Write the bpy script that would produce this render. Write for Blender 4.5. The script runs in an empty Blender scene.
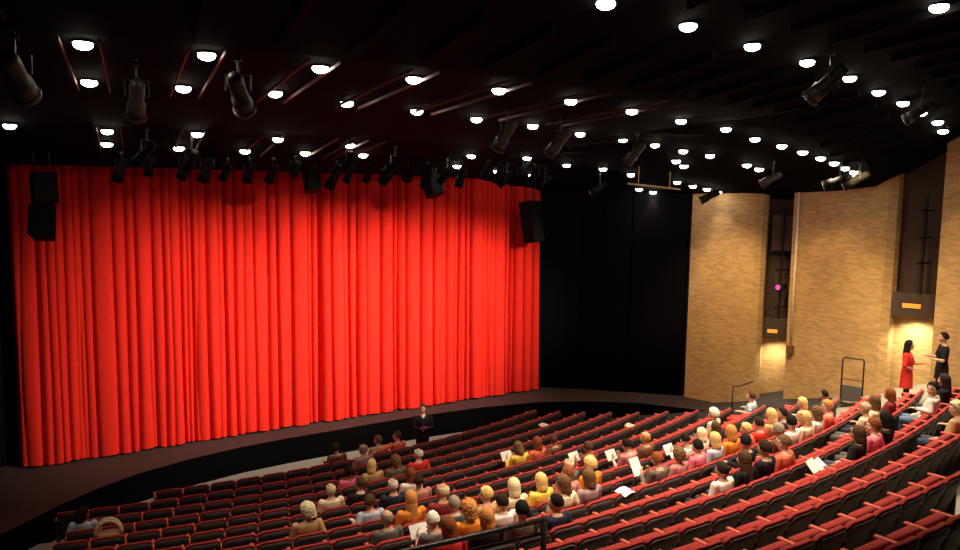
import bpy, bmesh, math, random
from mathutils import Vector, Matrix, noise
D = bpy.data; SC = bpy.context.scene; COL = SC.collection
random.seed(7)
PI = math.pi; rad = math.radians

# ------------------------------------------------------------------ camera, world, exposure, area lights
cam_d = D.cameras.new('camera'); cam = D.objects.new('camera', cam_d); COL.objects.link(cam)
cam_d.sensor_width = 36; cam_d.lens = 29.25; cam_d.clip_end = 200
cam.matrix_world = Matrix(((0.837276, 0.04325796, -0.54506664, -0.81650743),
                           (-0.54655424, 0.09488689, -0.83203061, -21.505),
                           (0.01572773, 0.99454775, 0.10308933, 6.74905636),
                           (0, 0, 0, 1)))
SC.camera = cam
SC.view_settings.view_transform = 'Standard'; SC.view_settings.look = 'None'
SC.view_settings.exposure = 0.0; SC.view_settings.gamma = 1.0; SC.view_settings.use_curve_mapping = False
wd = D.worlds.new('world'); SC.world = wd; wd.use_nodes = True
wd.node_tree.nodes['Background'].inputs[0].default_value = (.03, .025, .025, 1)
wd.node_tree.nodes['Background'].inputs[1].default_value = 0.25

DOWN_POWER = 700.0        # each house downlight
WASH_POWER = 4300.0       # each curtain wash light
WALL_POWER = 600.0        # each brick wall washer
WARM = (1.0, .80, .56)

def spot(name, loc, target, power, angle, blend=.5, color=WARM, size=.08, parent=None):
    l = D.lights.new(name, 'SPOT'); l.energy = power; l.color = color
    l.spot_size = rad(angle); l.spot_blend = blend; l.shadow_soft_size = size
    o = D.objects.new(name, l); COL.objects.link(o)
    d = Vector(target) - Vector(loc)
    o.rotation_mode = 'QUATERNION'; o.rotation_quaternion = d.to_track_quat('-Z', 'Y')
    o.location = loc
    if parent is not None:
        o.parent = parent; o.location = Vector(loc) - parent.location
    return o

# ------------------------------------------------------------------ hall layout
CX, CY, R0, PITCH = 5.7015, 19.2230, 23.5161, .85487
S = .935
def ztop(R):
    u = (R - R0) / S
    return S * (.25 + .1264 * u + .0116 * u * u - .0002 * u ** 3)
def row_z(k): return ztop(R0 + k * PITCH) - .945
def polar(R, th_deg, z=0.0):
    t = rad(th_deg); return Vector((CX + R * math.sin(t), CY - R * math.cos(t), z))
def interp(x, xs, ys):
    if x <= xs[0]: return ys[0]
    for i in range(1, len(xs)):
        if x <= xs[i]:
            f = (x - xs[i-1]) / (xs[i] - xs[i-1]); return ys[i-1] + f * (ys[i] - ys[i-1])
    return ys[-1]
def ceil_z(R, x):
    g = .2 * max(0, x - 13) * min(1, max(0, (35.2 - R) / 3.2))
    return interp(R, [19, 20.9, 24.5, 28, 31, 34, 46], [7.15, 7.25, 7.95, 8.25, 8.5, 9.0, 10.4]) - g
def ceil_at(x, y): return ceil_z(math.hypot(x - CX, y - CY), x)

# ------------------------------------------------------------------ materials
def mat(name, col, rough=.6, metal=0, noise_amt=0, noise_scale=20, bump=0, spec=.3, sheen=0):
    m = D.materials.new(name); m.use_nodes = True
    nt = m.node_tree; b = nt.nodes['Principled BSDF']
    b.inputs['Base Color'].default_value = (*col, 1); b.inputs['Roughness'].default_value = rough
    b.inputs['Metallic'].default_value = metal; b.inputs['Specular IOR Level'].default_value = spec
    if sheen: b.inputs['Sheen Weight'].default_value = sheen
    if noise_amt or bump:
        tc = nt.nodes.new('ShaderNodeTexCoord'); n = nt.nodes.new('ShaderNodeTexNoise')
        n.inputs['Scale'].default_value = noise_scale; n.inputs['Detail'].default_value = 3
        nt.links.new(tc.outputs['Object'], n.inputs['Vector'])
        if noise_amt:
            mx = nt.nodes.new('ShaderNodeMix'); mx.data_type = 'RGBA'
            mx.inputs[6].default_value = (*[c * (1 - noise_amt) for c in col], 1)
            mx.inputs[7].default_value = (*[min(1, c * (1 + noise_amt)) for c in col], 1)
            nt.links.new(n.outputs['Fac'], mx.inputs[0]); nt.links.new(mx.outputs[2], b.inputs['Base Color'])
        if bump:
            bp = nt.nodes.new('ShaderNodeBump'); bp.inputs['Strength'].default_value = bump; bp.inputs['Distance'].default_value = .01
            nt.links.new(n.outputs['Fac'], bp.inputs['Height']); nt.links.new(bp.outputs[0], b.inputs['Normal'])
    return m
def emis(name, col, strength):
    m = D.materials.new(name); m.use_nodes = True; nt = m.node_tree
    b = nt.nodes['Principled BSDF']; b.inputs['Base Color'].default_value = (*col, 1)
    b.inputs['Emission Color'].default_value = (*col, 1); b.inputs['Emission Strength'].default_value = strength
    return m
def brick_mat():
    m = D.materials.new('tan_brick'); m.use_nodes = True; nt = m.node_tree; b = nt.nodes['Principled BSDF']
    b.inputs['Roughness'].default_value = .85; b.inputs['Specular IOR Level'].default_value = .15
    uv = nt.nodes.new('ShaderNodeTexCoord'); br = nt.nodes.new('ShaderNodeTexBrick')
    br.inputs['Scale'].default_value = 1.0; br.inputs['Brick Width'].default_value = .205; br.inputs['Row Height'].default_value = .066
    br.inputs['Mortar Size'].default_value = .010; br.inputs['Bias'].default_value = -.15
    br.inputs['Color1'].default_value = (.60, .40, .17, 1); br.inputs['Color2'].default_value = (.40, .235, .09, 1)
    br.inputs['Mortar'].default_value = (.48, .33, .17, 1)
    nt.links.new(uv.outputs['UV'], br.inputs['Vector'])
    n = nt.nodes.new('ShaderNodeTexNoise'); n.inputs['Scale'].default_value = 1.3; n.inputs['Detail'].default_value = 4
    nt.links.new(uv.outputs['UV'], n.inputs['Vector'])
    mp = nt.nodes.new('ShaderNodeMapRange'); mp.inputs[3].default_value = .78; mp.inputs[4].default_value = 1.15
    nt.links.new(n.outputs['Fac'], mp.inputs[0])
    mx = nt.nodes.new('ShaderNodeMix'); mx.data_type = 'RGBA'; mx.blend_type = 'MULTIPLY'; mx.inputs[0].default_value = 1
    nt.links.new(br.outputs['Color'], mx.inputs[6]); nt.links.new(mp.outputs[0], mx.inputs[7])
    nt.links.new(mx.outputs[2], b.inputs['Base Color'])
    bp = nt.nodes.new('ShaderNodeBump'); bp.inputs['Strength'].default_value = .4; bp.inputs['Distance'].default_value = .01
    nt.links.new(br.outputs['Fac'], bp.inputs['Height']); bp.invert = True
    nt.links.new(bp.outputs[0], b.inputs['Normal'])
    return m

M = dict(
    curtain=mat('red_velvet', (.66, .021, .012), .9, 0, .12, 6, .2, .1, 0),
    black_drape=mat('black_drape', (.0045, .004, .005), .95, 0, .2, 8, .2, .02),
    black_paint=mat('black_paint', (.004, .0038, .004), .85, 0, .2, 5, 0, .05),
    ceiling=mat('black_ceiling_boards', (.0026, .0024, .0027), .9, 0, .3, 3, .1, .02),
    stage=mat('dark_stage_boards', (.045, .030, .028), .65, 0, .25, 4, .05, .15),
    stage_front=mat('black_stage_front', (.0022, .002, .002), .9, 0, .2, 6, 0, .02),
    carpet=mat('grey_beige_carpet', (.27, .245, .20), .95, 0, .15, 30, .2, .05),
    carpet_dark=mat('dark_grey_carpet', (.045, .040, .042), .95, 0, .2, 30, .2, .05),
    concrete=mat('pale_concrete', (.24, .22, .19), .9, 0, .12, 8, .1),
    brick=brick_mat(),
    shell=mat('dark_seat_shell', (.048, .034, .036), .6, 0, .15, 14, .05, .3),
    fabric=mat('maroon_seat_fabric', (.29, .026, .021), .85, 0, .2, 40, .2, .15, .1),
    arm=mat('red_brown_armrest', (.50, .095, .055), .55, 0, .15, 10, 0, .3),
    steel=mat('black_steel', (.014, .013, .013), .4, .0, .2, 20, 0, .4),
    can=mat('grey_black_can', (.045, .038, .032), .45, .2, .15, 20, 0, .3),
    can_black=mat('black_can', (.004, .004, .004), .7, 0, .15, 20, 0, .08),
    rail=mat('red_brown_rail', (.075, .026, .020), .5, 0, .2, 10, 0, .3),
    pipe=mat('cream_pipe', (.88, .80, .62), .5, 0, .08, 10),
    glass=mat('grey_lens', (.35, .33, .3), .15, 0, .05, 20, 0, .5),
    lamp=emis('lamp_white', (1, .93, .80), 26),
    amber=emis('amber_glow', (1, .27, .03), 1.1),
    magenta=emis('magenta_glow', (.85, .06, .40), 1.0),
    grey=mat('charcoal_grey', (.09, .085, .08), .7, 0, .15, 12),
    niche=mat('dark_niche_shade_and_box', (.10, .068, .055), .85, 0, .2, 3, 0, .1),  # niche shade put into the colour; also the upper box casing
    box_grey=mat('grey_brown_box', (.075, .055, .045), .7, 0, .1, 6),
    paper=mat('white_paper', (.82, .80, .76), .8, 0, .04, 30),
    tie=mat('dark_tie', (.03, .02, .03), .6, 0, .1, 30),
    shoe=mat('black_shoe', (.02, .018, .016), .5, 0, .1, 30),
    eyew=mat('eye_white', (.8, .78, .75), .3, 0, .02, 30), eyed=mat('eye_dark', (.03, .02, .015), .2, 0, .05, 30),
    lip=mat('lip_red', (.45, .12, .10), .5, 0, .1, 40),
    bag=mat('cream_bag', (.62, .47, .32), .8, 0, .15, 30, .1),
    bagtan=mat('tan_bag_lining', (.40, .28, .14), .8, 0, .15, 30, .1),
)
_mc = {}
def cmat(kind, col):
    key = (kind, col)
    if key not in _mc:
        _mc[key] = mat(f'{kind}_{len(_mc)}', col, .85 if kind != 'skin' else .55, 0, .14 if kind != 'hair' else .35, 40 if kind == 'hair' else 22, .15, .15)
    return _mc[key]

# ------------------------------------------------------------------ mesh helpers
class MB:
    def __init__(s): s.v = []; s.f = []; s.mi = []; s.m = 0
    def add(s, verts, faces, M4=None):
        o = len(s.v)
        s.v += [tuple(M4 @ Vector(p)) if M4 is not None else tuple(p) for p in verts]
        s.f += [tuple(i + o for i in f) for f in faces]; s.mi += [s.m] * len(faces)
    def box(s, lo, hi, M4=None, bev=0):
        (x0, y0, z0), (x1, y1, z1) = lo, hi
        if bev:
            bm = bmesh.new(); bmesh.ops.create_cube(bm, size=1)
            for v in bm.verts: v.co = Vector(((x0+x1)/2 + v.co.x*(x1-x0), (y0+y1)/2 + v.co.y*(y1-y0), (z0+z1)/2 + v.co.z*(z1-z0)))
            bmesh.ops.bevel(bm, geom=bm.edges[:], offset=bev, segments=2, affect='EDGES', profile=.6)
            bm.verts.ensure_lookup_table(); bm.verts.index_update()
            s.add([v.co[:] for v in bm.verts], [[v.index for v in f.verts] for f in bm.faces], M4); bm.free(); return
        s.add([(x0,y0,z0),(x1,y0,z0),(x1,y1,z0),(x0,y1,z0),(x0,y0,z1),(x1,y0,z1),(x1,y1,z1),(x0,y1,z1)],
              [(0,3,2,1),(4,5,6,7),(0,1,5,4),(1,2,6,5),(2,3,7,6),(3,0,4,7)], M4)
    def tube(s, pts, radii, n=10, caps=True, M4=None):
        pts = [Vector(p) for p in pts]
        if not hasattr(radii, '__len__'): radii = [radii] * len(pts)
        V = []; F = []; up = None
        for i, p in enumerate(pts):
            t = (pts[min(i+1, len(pts)-1)] - pts[max(i-1, 0)]).normalized()
            if up is None:
                up = Vector((0, 0, 1)) if abs(t.z) < .9 else Vector((0, 1, 0))
            a = t.cross(up).normalized(); b = a.cross(t); up = b
            for j in range(n):
                q = 2 * PI * j / n; V.append(p + (a * math.cos(q) + b * math.sin(q)) * radii[i])
        for i in range(len(pts) - 1):
            for j in range(n): F.append((i*n + j, i*n + (j+1) % n, (i+1)*n + (j+1) % n, (i+1)*n + j))
        if caps: F.append(tuple(range(n))[::-1]); F.append(tuple((len(pts)-1)*n + j for j in range(n)))
        s.add(V, F, M4)
    def ell(s, c, r, nu=14, nv=9, M4=None):
        V = [(c[0], c[1], c[2] + r[2])]; F = []
        for i in range(1, nv):
            p = PI * i / nv
            for j in range(nu):
                a = 2 * PI * j / nu
                V.append((c[0] + r[0]*math.sin(p)*math.cos(a), c[1] + r[1]*math.sin(p)*math.sin(a), c[2] + r[2]*math.cos(p)))
        V.append((c[0], c[1], c[2] - r[2])); L = len(V) - 1
        for j in range(nu):
            F.append((0, 1 + j, 1 + (j+1) % nu)); F.append((L, L - nu + (j+1) % nu, L - nu + j))
        for i in range(nv - 2):
            for j in range(nu): F.append((1+i*nu+j, 1+(i+1)*nu+j, 1+(i+1)*nu+(j+1) % nu, 1+i*nu+(j+1) % nu))
        s.add(V, F, M4)
    def cap(s, a, b, ra, rb, n=12):
        s.tube([a, b], [ra, rb], n); s.ell(a, (ra,)*3, 12, 8); s.ell(b, (rb,)*3, 12, 8)
    def chain(s, pts, radii, n=12):
        for i in range(len(pts) - 1): s.cap(pts[i], pts[i+1], radii[i], radii[i+1], n)
    def loft(s, secs, n=20, caps=True):
        """secs: (x, y, z, rx, ry) horizontal ellipses"""
        V = []; F = []
        for (x, y, z, rx, ry) in secs:
            for j in range(n):
                q = 2 * PI * j / n; V.append((x + rx*math.cos(q), y + ry*math.sin(q), z))
        for i in range(len(secs) - 1):
            for j in range(n): F.append((i*n+j, i*n+(j+1) % n, (i+1)*n+(j+1) % n, (i+1)*n+j))
        if caps: F.append(tuple(range(n))[::-1]); F.append(tuple((len(secs)-1)*n+j for j in range(n)))
        s.add(V, F)
    def mesh(s, name, mats, smooth=False, fix=True):
        me = D.meshes.new(name); me.from_pydata(s.v, [], s.f)
        for m in (mats if isinstance(mats, (list, tuple)) else [mats]): me.materials.append(m)
        me.polygons.foreach_set('material_index', s.mi)
        if fix:
            bm = bmesh.new(); bm.from_mesh(me); bmesh.ops.recalc_face_normals(bm, faces=bm.faces[:]); bm.to_mesh(me); bm.free()
        if smooth: me.polygons.foreach_set('use_smooth', [True] * len(me.polygons))
        me.update(); return me
def obj(name, me, parent=None, loc=None, rotz=0):
    o = D.objects.new(name, me); COL.objects.link(o)
    if parent is not None: o.parent = parent
    if loc is not None: o.location = loc
    if rotz: o.rotation_euler = (0, 0, rotz)
    return o
def empty(name, loc, rotz=0):
    o = D.objects.new(name, None); o.empty_display_size = .1; COL.objects.link(o); o.location = loc; o.rotation_euler = (0, 0, rotz); return o
def tag(o, label=None, cat=None, group=None, kind=None):
    if label: o['label'] = label
    if cat: o['category'] = cat
    if group: o['group'] = group
    if kind: o['kind'] = kind
    return o
def struct(name, me): return tag(obj(name, me), kind='structure')
def evaluated(me, mods):
    """mesh -> mesh with modifiers applied"""
    t = D.objects.new('tmp', me); COL.objects.link(t)
    for kind, kw in mods:
        m = t.modifiers.new(kind, kind)
        for k, v in kw.items(): setattr(m, k, v)
    dg = bpy.context.evaluated_depsgraph_get(); dg.update()
    r = D.meshes.new_from_object(t.evaluated_get(dg)); D.objects.remove(t); D.meshes.remove(me); return r
ORD = ('first second third fourth fifth sixth seventh eighth ninth tenth eleventh twelfth thirteenth fourteenth fifteenth '
       'sixteenth seventeenth eighteenth nineteenth twentieth twenty-first twenty-second twenty-third twenty-fourth twenty-fifth '
       'twenty-sixth twenty-seventh twenty-eighth').split()

# ------------------------------------------------------------------ SETTING: floor, stage, ceiling, walls
def ring_floor():
    b = MB(); TH = [-30 + i * 2 for i in range(38)]
    def band(Ra, Rb, za, zb, t0=-30, t1=44, m=0):
        b.m = m; ths = [t for t in TH if t0 <= t <= t1]
        V = []; F = []
        for t in ths: V += [polar(Ra, t, za), polar(Rb, t, zb)]
        for i in range(len(ths)-1): F.append((2*i, 2*i+1, 2*i+3, 2*i+2))
        b.add(V, F)
    prev = row_z(0); Rp = 20.2
    for k in range(0, 22):
        Rf = R0 + k * PITCH; z = row_z(k)
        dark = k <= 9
        if k: band(Rp, Rp, prev, z, -30, 20, 0)
        band(Rp, Rf, z, z, -30, 20, 0 if k else 2)
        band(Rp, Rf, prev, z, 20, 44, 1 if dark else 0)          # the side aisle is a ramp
        b.m = 1; b.add([polar(Rp, 20, prev), polar(Rf, 20, z), polar(Rf, 20, z), polar(Rp, 20, z)], [(0, 1, 3)])
        Rp = Rf; prev = z
    # underside so the floor is a solid slab
    me = b.mesh('floor', [M['carpet'], M['carpet_dark'], M['concrete']], fix=False)
    return me
struct('floor', ring_floor())

APRON = [(-9, -10.5), (-4.2, -8.0), (-2.2, -6.2), (-.58, -4.24), (.54, -3.19), (1.4, -2.55), (2.33, -2.02), (3.6, -1.60), (4.92, -1.33), (6.2, -1.23), (7.45, -1.2), (9, -1.14),
         (10.6, -1.13), (12.6, -1.28), (14.6, -1.69), (16.1, -2.45), (17.39, -3.44), (18.05, -4.4), (18.6, -5.2), (19.5, -5.7), (22.2, -5.8), (22.2, 4), (-9, 4)]
def stage():
    b = MB(); n = len(APRON)
    b.add([(x, y, 0) for x, y in APRON], [tuple(range(n))])
    b.m = 1
    for i in range(n):
        (x0, y0), (x1, y1) = APRON[i], APRON[(i+1) % n]
        b.add([(x0, y0, 0), (x1, y1, 0), (x1, y1, -.8), (x0, y0, -.8)], [(0, 1, 2, 3)])
    return b.mesh('floor_stage', [M['stage'], M['stage_front']])
struct('floor_stage', stage())

def ceiling():
    b = MB(); Rs = [20.9, 22.5, 24.5, 26, 28, 29.5, 31, 32, 33, 34, 35.2, 37, 40, 46]; ths = [-34 + 2*i for i in range(43)]
    V = []; F = []
    for R in Rs:
        for t in ths:
            p = polar(R, t); V.append((p.x, p.y, ceil_z(R, min(p.x, 23))))
    n = len(ths)
    for i in range(len(Rs)-1):
        for j in range(n-1): F.append((i*n+j, i*n+j+1, (i+1)*n+j+1, (i+1)*n+j))
    b.add(V, F)
    # front fascia above the curtain and the dark space over the stage
    V = []; F = []
    for t in ths:
        p = polar(20.9, t); z = ceil_z(20.9, min(p.x, 23)); V += [(p.x, p.y, z), (p.x, p.y, 9.5)]
    for j in range(n-1): F.append((2*j, 2*j+1, 2*j+3, 2*j+2))
    b.add(V, F)
    return b.mesh('ceiling', M['ceiling'], fix=False)
struct('ceiling', ceiling())
# radial fins of the black ceiling
def fins():
    b = MB()
    for t in [-20 + i * 1.75 for i in range(34)]:
        for Ra, Rb in ((31.4, 33.0), (34.2, 36.0), (36.2, 40)):
            a = polar(Ra, t); c = polar(Rb, t)
            za, zb = ceil_at(a.x, a.y), ceil_at(c.x, c.y)
            d = Vector((c.y - a.y, a.x - c.x, 0)).normalized() * .02
            V = [a-d+Vector((0,0,za-.10)), a+d+Vector((0,0,za-.10)), c+d+Vector((0,0,zb-.10)), c-d+Vector((0,0,zb-.10)),
                 a-d+Vector((0,0,za+.03)), a+d+Vector((0,0,za+.03)), c+d+Vector((0,0,zb+.03)), c-d+Vector((0,0,zb+.03))]
            b.add(V, [(0,1,2,3),(4,7,6,5),(0,4,5,1),(1,5,6,2),(2,6,7,3),(3,7,4,0)])
    return b.mesh('trim_ceiling', M['black_paint'])
struct('trim_ceiling', fins())

def wall_quad(name, pts, z0, z1, m, thick=.12):
    """vertical wall along a plan polyline with UVs in metres, given a thickness to the outside"""
    me = D.meshes.new(name); bm = bmesh.new(); uvl = bm.loops.layers.uv.new('UVMap')
    acc = 0; front = []; back = []
    P = [Vector((x, y, 0)) for x, y in pts]
    cols = []
    for i, p in enumerate(P):
        if i: acc += (P[i] - P[i-1]).length
        t = (P[min(i+1, len(P)-1)] - P[max(i-1, 0)]).normalized(); nrm = Vector((-t.y, t.x, 0))
        zz0 = z0(p.x, p.y) if callable(z0) else z0
        zz1 = z1(p.x, p.y) if callable(z1) else z1
        cols.append((acc, [bm.verts.new((p.x, p.y, zz0)), bm.verts.new((p.x, p.y, zz1))],
                     [bm.verts.new((*(p + nrm*thick)[:2], zz0)), bm.verts.new((*(p + nrm*thick)[:2], zz1))]))
    def face(vs, us):
        f = bm.faces.new(vs)
        for l, u in zip(f.loops, us): l[uvl].uv = u
    for (a0, f0, b0), (a1, f1, b1) in zip(cols, cols[1:]):
        for A, B in ((f0, f1), (b0, b1)):
            face([A[0], B[0], B[1], A[1]], [(a0, A[0].co.z), (a1, B[0].co.z), (a1, B[1].co.z), (a0, A[1].co.z)])
        face([f0[1], f1[1], b1[1], b0[1]], [(a0, 0), (a1, 0), (a1, thick), (a0, thick)])
        face([f0[0], f1[0], b1[0], b0[0]], [(a0, 0), (a1, 0), (a1, thick), (a0, thick)])
    for (a, f, b) in (cols[0], cols[-1]):
        face([f[0], b[0], b[1], f[1]], [(a, f[0].co.z), (a + thick, f[0].co.z), (a + thick, f[1].co.z), (a, f[1].co.z)])
    bmesh.ops.recalc_face_normals(bm, faces=bm.faces[:]); bm.to_mesh(me); bm.free()
    me.materials.append(m); return me
def floor_at(x, y):
    R = math.hypot(x - CX, y - CY); k = max(0, math.ceil((R - R0) / PITCH))
    if k and math.atan2(x - CX, CY - y) > rad(20):
        f = (R - R0) / PITCH - (k - 1); return row_z(k-1) + f * (row_z(k) - row_z(k-1))
    return row_z(k)
top = lambda x, y: ceil_at(x, y) + .25
P1 = [(19.3, -3.60), (19.5, -4.3), (19.72, -5.0), (19.86, -5.4), (19.98, -5.62), (20.12, -5.76), (20.30, -5.80), (20.5, -5.70), (20.75, -5.20), (21.2, -4.4)]
P2 = [(20.3, -6.72), (20.4, -7.6), (20.52, -8.5), (20.6, -9.1), (20.70, -9.42), (20.86, -9.60), (21.06, -9.62), (21.25, -9.5), (21.4, -9.1), (21.6, -8.4)]
P3 = [(20.3, -11.08), (20.35, -12.2), (20.4, -13.5), (20.5, -15.5)]
N1 = [(20.75, -5.20), (21.95, -6.80)]; N2 = [(21.30, -9.35), (22.31, -11.30)]
struct('wall_right_front', wall_quad('wall_right_front', P1  , -.85, top, M['brick']))
struct('wall_right_middle', wall_quad('wall_right_middle', P2  , -.85, top, M['brick'], .3))
struct('wall_right_rear', wall_quad('wall_right_rear', P3, -.3, top, M['brick'], .3))
struct('wall_right', wall_quad('wall_right', [(22.9, -3), (22.9, -17)], -.85, lambda x, y: 9.5, M['brick']))
# brick backs of the lighting niches; dark sheets above the boxes paint in shade
struct('wall_niche_front', wall_quad('wall_niche_front', N1  , -.85, top, M['brick']))
struct('wall_niche_rear', wall_quad('wall_niche_rear', N2  , -.85, top, M['brick']))
struct('trim_niche_shade_front', wall_quad('trim_niche_shade_front', [(x - .03, y - .022) for x, y in N1], 2.6, lambda x, y: ceil_at(x, y) + .1, M['niche'], .02))
struct('trim_niche_shade_rear', wall_quad('trim_niche_shade_rear', [(x - .032, y - .016) for x, y in N2], 3.9, lambda x, y: ceil_at(x, y) + .1, M['niche'], .02))
struct('wall_left', wall_quad('wall_left', [(-9, -4.2), (-.12, .25)], -.85, 9.5, M['black_paint']))
struct('wall_proscenium_right', wall_quad('wall_proscenium_right', [(15.6, .55), (19.5, -3.35)], 0, 9.5, M['black_paint']))
struct('wall_back', wall_quad('wall_back', [(-9, 3.9), (22.2, 3.9)], 0, 9.5, M['black_paint']))

# ------------------------------------------------------------------ stage curtain and black side drapes
def pleats(x0, x1, per, amp, seed):
    r = random.Random(seed); xs = [x0]
    while xs[-1] < x1: xs.append(xs[-1] + per * r.uniform(.65, 1.45))
    A = [amp * r.uniform(.55, 1.2) for _ in xs]
    def f(x):
        for i in range(len(xs)-1):
            if xs[i] <= x <= xs[i+1]:
                s = (x - xs[i]) / (xs[i+1] - xs[i]); return -A[i] * abs(math.sin(PI * s)) ** .38
        return 0
    return f, xs
CL, CR = -.05, 15.47
def creases(x0, x1, seed):
    r = random.Random(seed); out = []; x = x0
    while x < x1:
        out.append((x, r.choice([.10, .16, .24, .30, .36]) * r.uniform(.8, 1.15), r.uniform(.020, .042))); x += r.choice([.14, .2, .26, .32, .40, .48]) * r.uniform(.85, 1.1)
    return out
CRS = creases(CL, CR, 5)
def pf(x):
    y = -.34
    for c, d, w in CRS:
        u = abs(x - c)
        if u < .5: y += d * (.72 * math.exp(-u / w) + .28 * math.exp(-u / .10))
    return min(.06, y)
pf2, _ = pleats(CL - 1, CR + 1, 1.15, .16, 11)
def curtain_y(x, z):
    k = min(1, max(0, z / 8)); return (pf(x) * (1 - .35 * k)) + pf2(x + .05 * math.sin(z * .8)) * (1 - .4 * k)
def curtain(z0, z1, nz, off=0, thick=.02, scal=False):
    b = MB(); n = 1300; V = []; F = []
    for i in range(nz + 1):
        z = z0 + (z1 - z0) * i / nz
        for j in range(n + 1):
            x = CL + (CR - CL) * j / n; w = .015 * math.sin(x * 9 + z * .7) * (1 - z / 8)
            zz = z + (max(0, -pf(x) * .10 + .012 * math.sin(x * 7)) if (scal and i == 0) else 0)
            V.append((x + w, curtain_y(x, z) - off, zz))
    for i in range(nz):
        for j in range(n): F.append((i*(n+1)+j, i*(n+1)+j+1, (i+1)*(n+1)+j+1, (i+1)*(n+1)+j))
    b.add(V, F); me = b.mesh('cloth', M['curtain'], True, fix=False)
    return evaluated(me, [('SOLIDIFY', dict(thickness=thick, offset=-1, use_rim=False))])
cu = tag(obj('stage_curtain', curtain(.2, 8.1, 16)), 'tall red pleated stage curtain closed across the whole stage', 'stage curtain')
obj('hem', curtain(.02, .2, 2, .006, .02, True), cu)
def drape(i, x0, y0, x1, y1, lab):
    b = MB(); L = math.hypot(x1-x0, y1-y0); n = 90; f, _ = pleats(0, L, .42, .07, 40 + i); V = []; F = []
    dx, dy = (x1-x0)/L, (y1-y0)/L
    for z in (.03, 2.5, 5.2, 8.2):
        for j in range(n+1):
            s = L * j / n; w = f(s)
            V.append((x0 + dx*s + dy*(-w) * -1, y0 + dy*s + dx*w, z))
    for a in range(3):
        for j in range(n): F.append((a*(n+1)+j, a*(n+1)+j+1, (a+1)*(n+1)+j+1, (a+1)*(n+1)+j))
    b.add(V, F)
    me = evaluated(b.mesh('cloth', M['black_drape'], True, fix=False), [('SOLIDIFY', dict(thickness=.02))])
    tag(obj('black_side_drape', me), lab, 'side drape', 'black side drapes beside the red curtain')
drape(0, 15.45, .22, 16.75, -.95, 'black side drape directly next to the right edge of the red curtain')
drape(1, 16.82, -.95, 17.95, -2.15, 'black side drape midway between the red curtain and the brick wall')
drape(2, 18.02, -2.15, 19.25, -3.45, 'black side drape touching the far edge of the first brick panel')

# ------------------------------------------------------------------ THEATRE SEATS
SEAT_W = .56; TH_END = 19.3
def back_panel(w, z0, z1, y0, y1, t, nx=8, nz=6, curve=.03, round_top=.07):
    b = MB(); V = []; F = []
    for side in (0, 1):
        for i in range(nz+1):
            f = i / nz
            for j in range(nx+1):
                u = -1 + 2*j/nx
                z = z0 + (z1-z0)*f - (round_top * max(0, abs(u) - .62)**2 * 5 if f > .99 else (round_top*max(0, abs(u)-.62)**2*2.5 if i == nz-1 else 0))
                taper = .90 + .10 * f
                y = y0 + (y1-y0)*f + curve * (u*u - 1) * (.4 + .6*f)
                V.append((u*w/2*taper, y + (t/2 if side else -t/2), z))
    o = (nx+1)*(nz+1)
    for i in range(nz):
        for j in range(nx):
            a = i*(nx+1)+j
            F.append((a, a+1, a+nx+2, a+nx+1)); F.append((o+a, o+a+nx+1, o+a+nx+2, o+a+1))
    edge = [j for j in range(nx+1)] + [i*(nx+1)+nx for i in range(1, nz+1)] + [nz*(nx+1)+j for j in range(nx-1, -1, -1)] + [i*(nx+1) for i in range(nz-1, 0, -1)]
    for i in range(len(edge)):
        a, c = edge[i], edge[(i+1) % len(edge)]; F.append((a, o+a, o+c, c))
    b.add(V, F); return b
me_shell = back_panel(.525, .32, .915, -.105, -.302, .026).mesh('back_shell', M['shell'], True)
_c = back_panel(.545, .36, .950, -.075, -.265, .062).mesh('back_cushion', M['fabric'])
me_cush = evaluated(_c, [('BEVEL', dict(width=.014, segments=2, limit_method='ANGLE', angle_limit=.7))]); me_cush.polygons.foreach_set('use_smooth', [True]*len(me_cush.polygons))
def cushion(down):
    b = MB(); b.box((-.235, -.05, -.0), (.235, .05, .40), None, .03)
    if down: Mx = Matrix.Translation((0, -.06, .40)) @ Matrix.Rotation(rad(-84), 4, 'X')
    else: Mx = Matrix.Translation((0, .035, .397)) @ Matrix.Rotation(rad(4), 4, 'X')
    b.v = [tuple(Mx @ Vector(p)) for p in b.v]
    return b.mesh('seat_cushion', M['fabric'], True)
me_up, me_down = cushion(False), cushion(True)
b = MB(); b.box((-.028, -.27, .755), (.028, .13, .79), None, .012); me_arm = b.mesh('armrest', M['arm'], True)
b = MB(); b.box((-.02, -.22, .0), (.02, .09, .76), None, .008); b.box((-.025, -.22, .0), (.025, .15, .03)); me_std = b.mesh('side_standard', M['shell'])

PEOPLE_SEATS = {}     # (k, s) -> person index, filled below
def seat_loc(k, s):
    Ro = R0 + k*PITCH - .28; th = TH_END - math.degrees((s + .5) * SEAT_W / Ro)
    return polar(Ro, th, row_z(k)), rad(th)
VIEW = {0: (0, 19), 1: (0, 23), 2: (0, 23), 3: (0, 24), 4: (0, 25), 5: (0, 26), 6: (0, 25), 7: (0, 24), 8: (0, 23), 9: (0, 23), 10: (0, 22),
        11: (0, 22), 12: (0, 22), 13: (0, 21), 14: (8, 22), 15: (15, 22), 16: (19, 22)}

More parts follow.
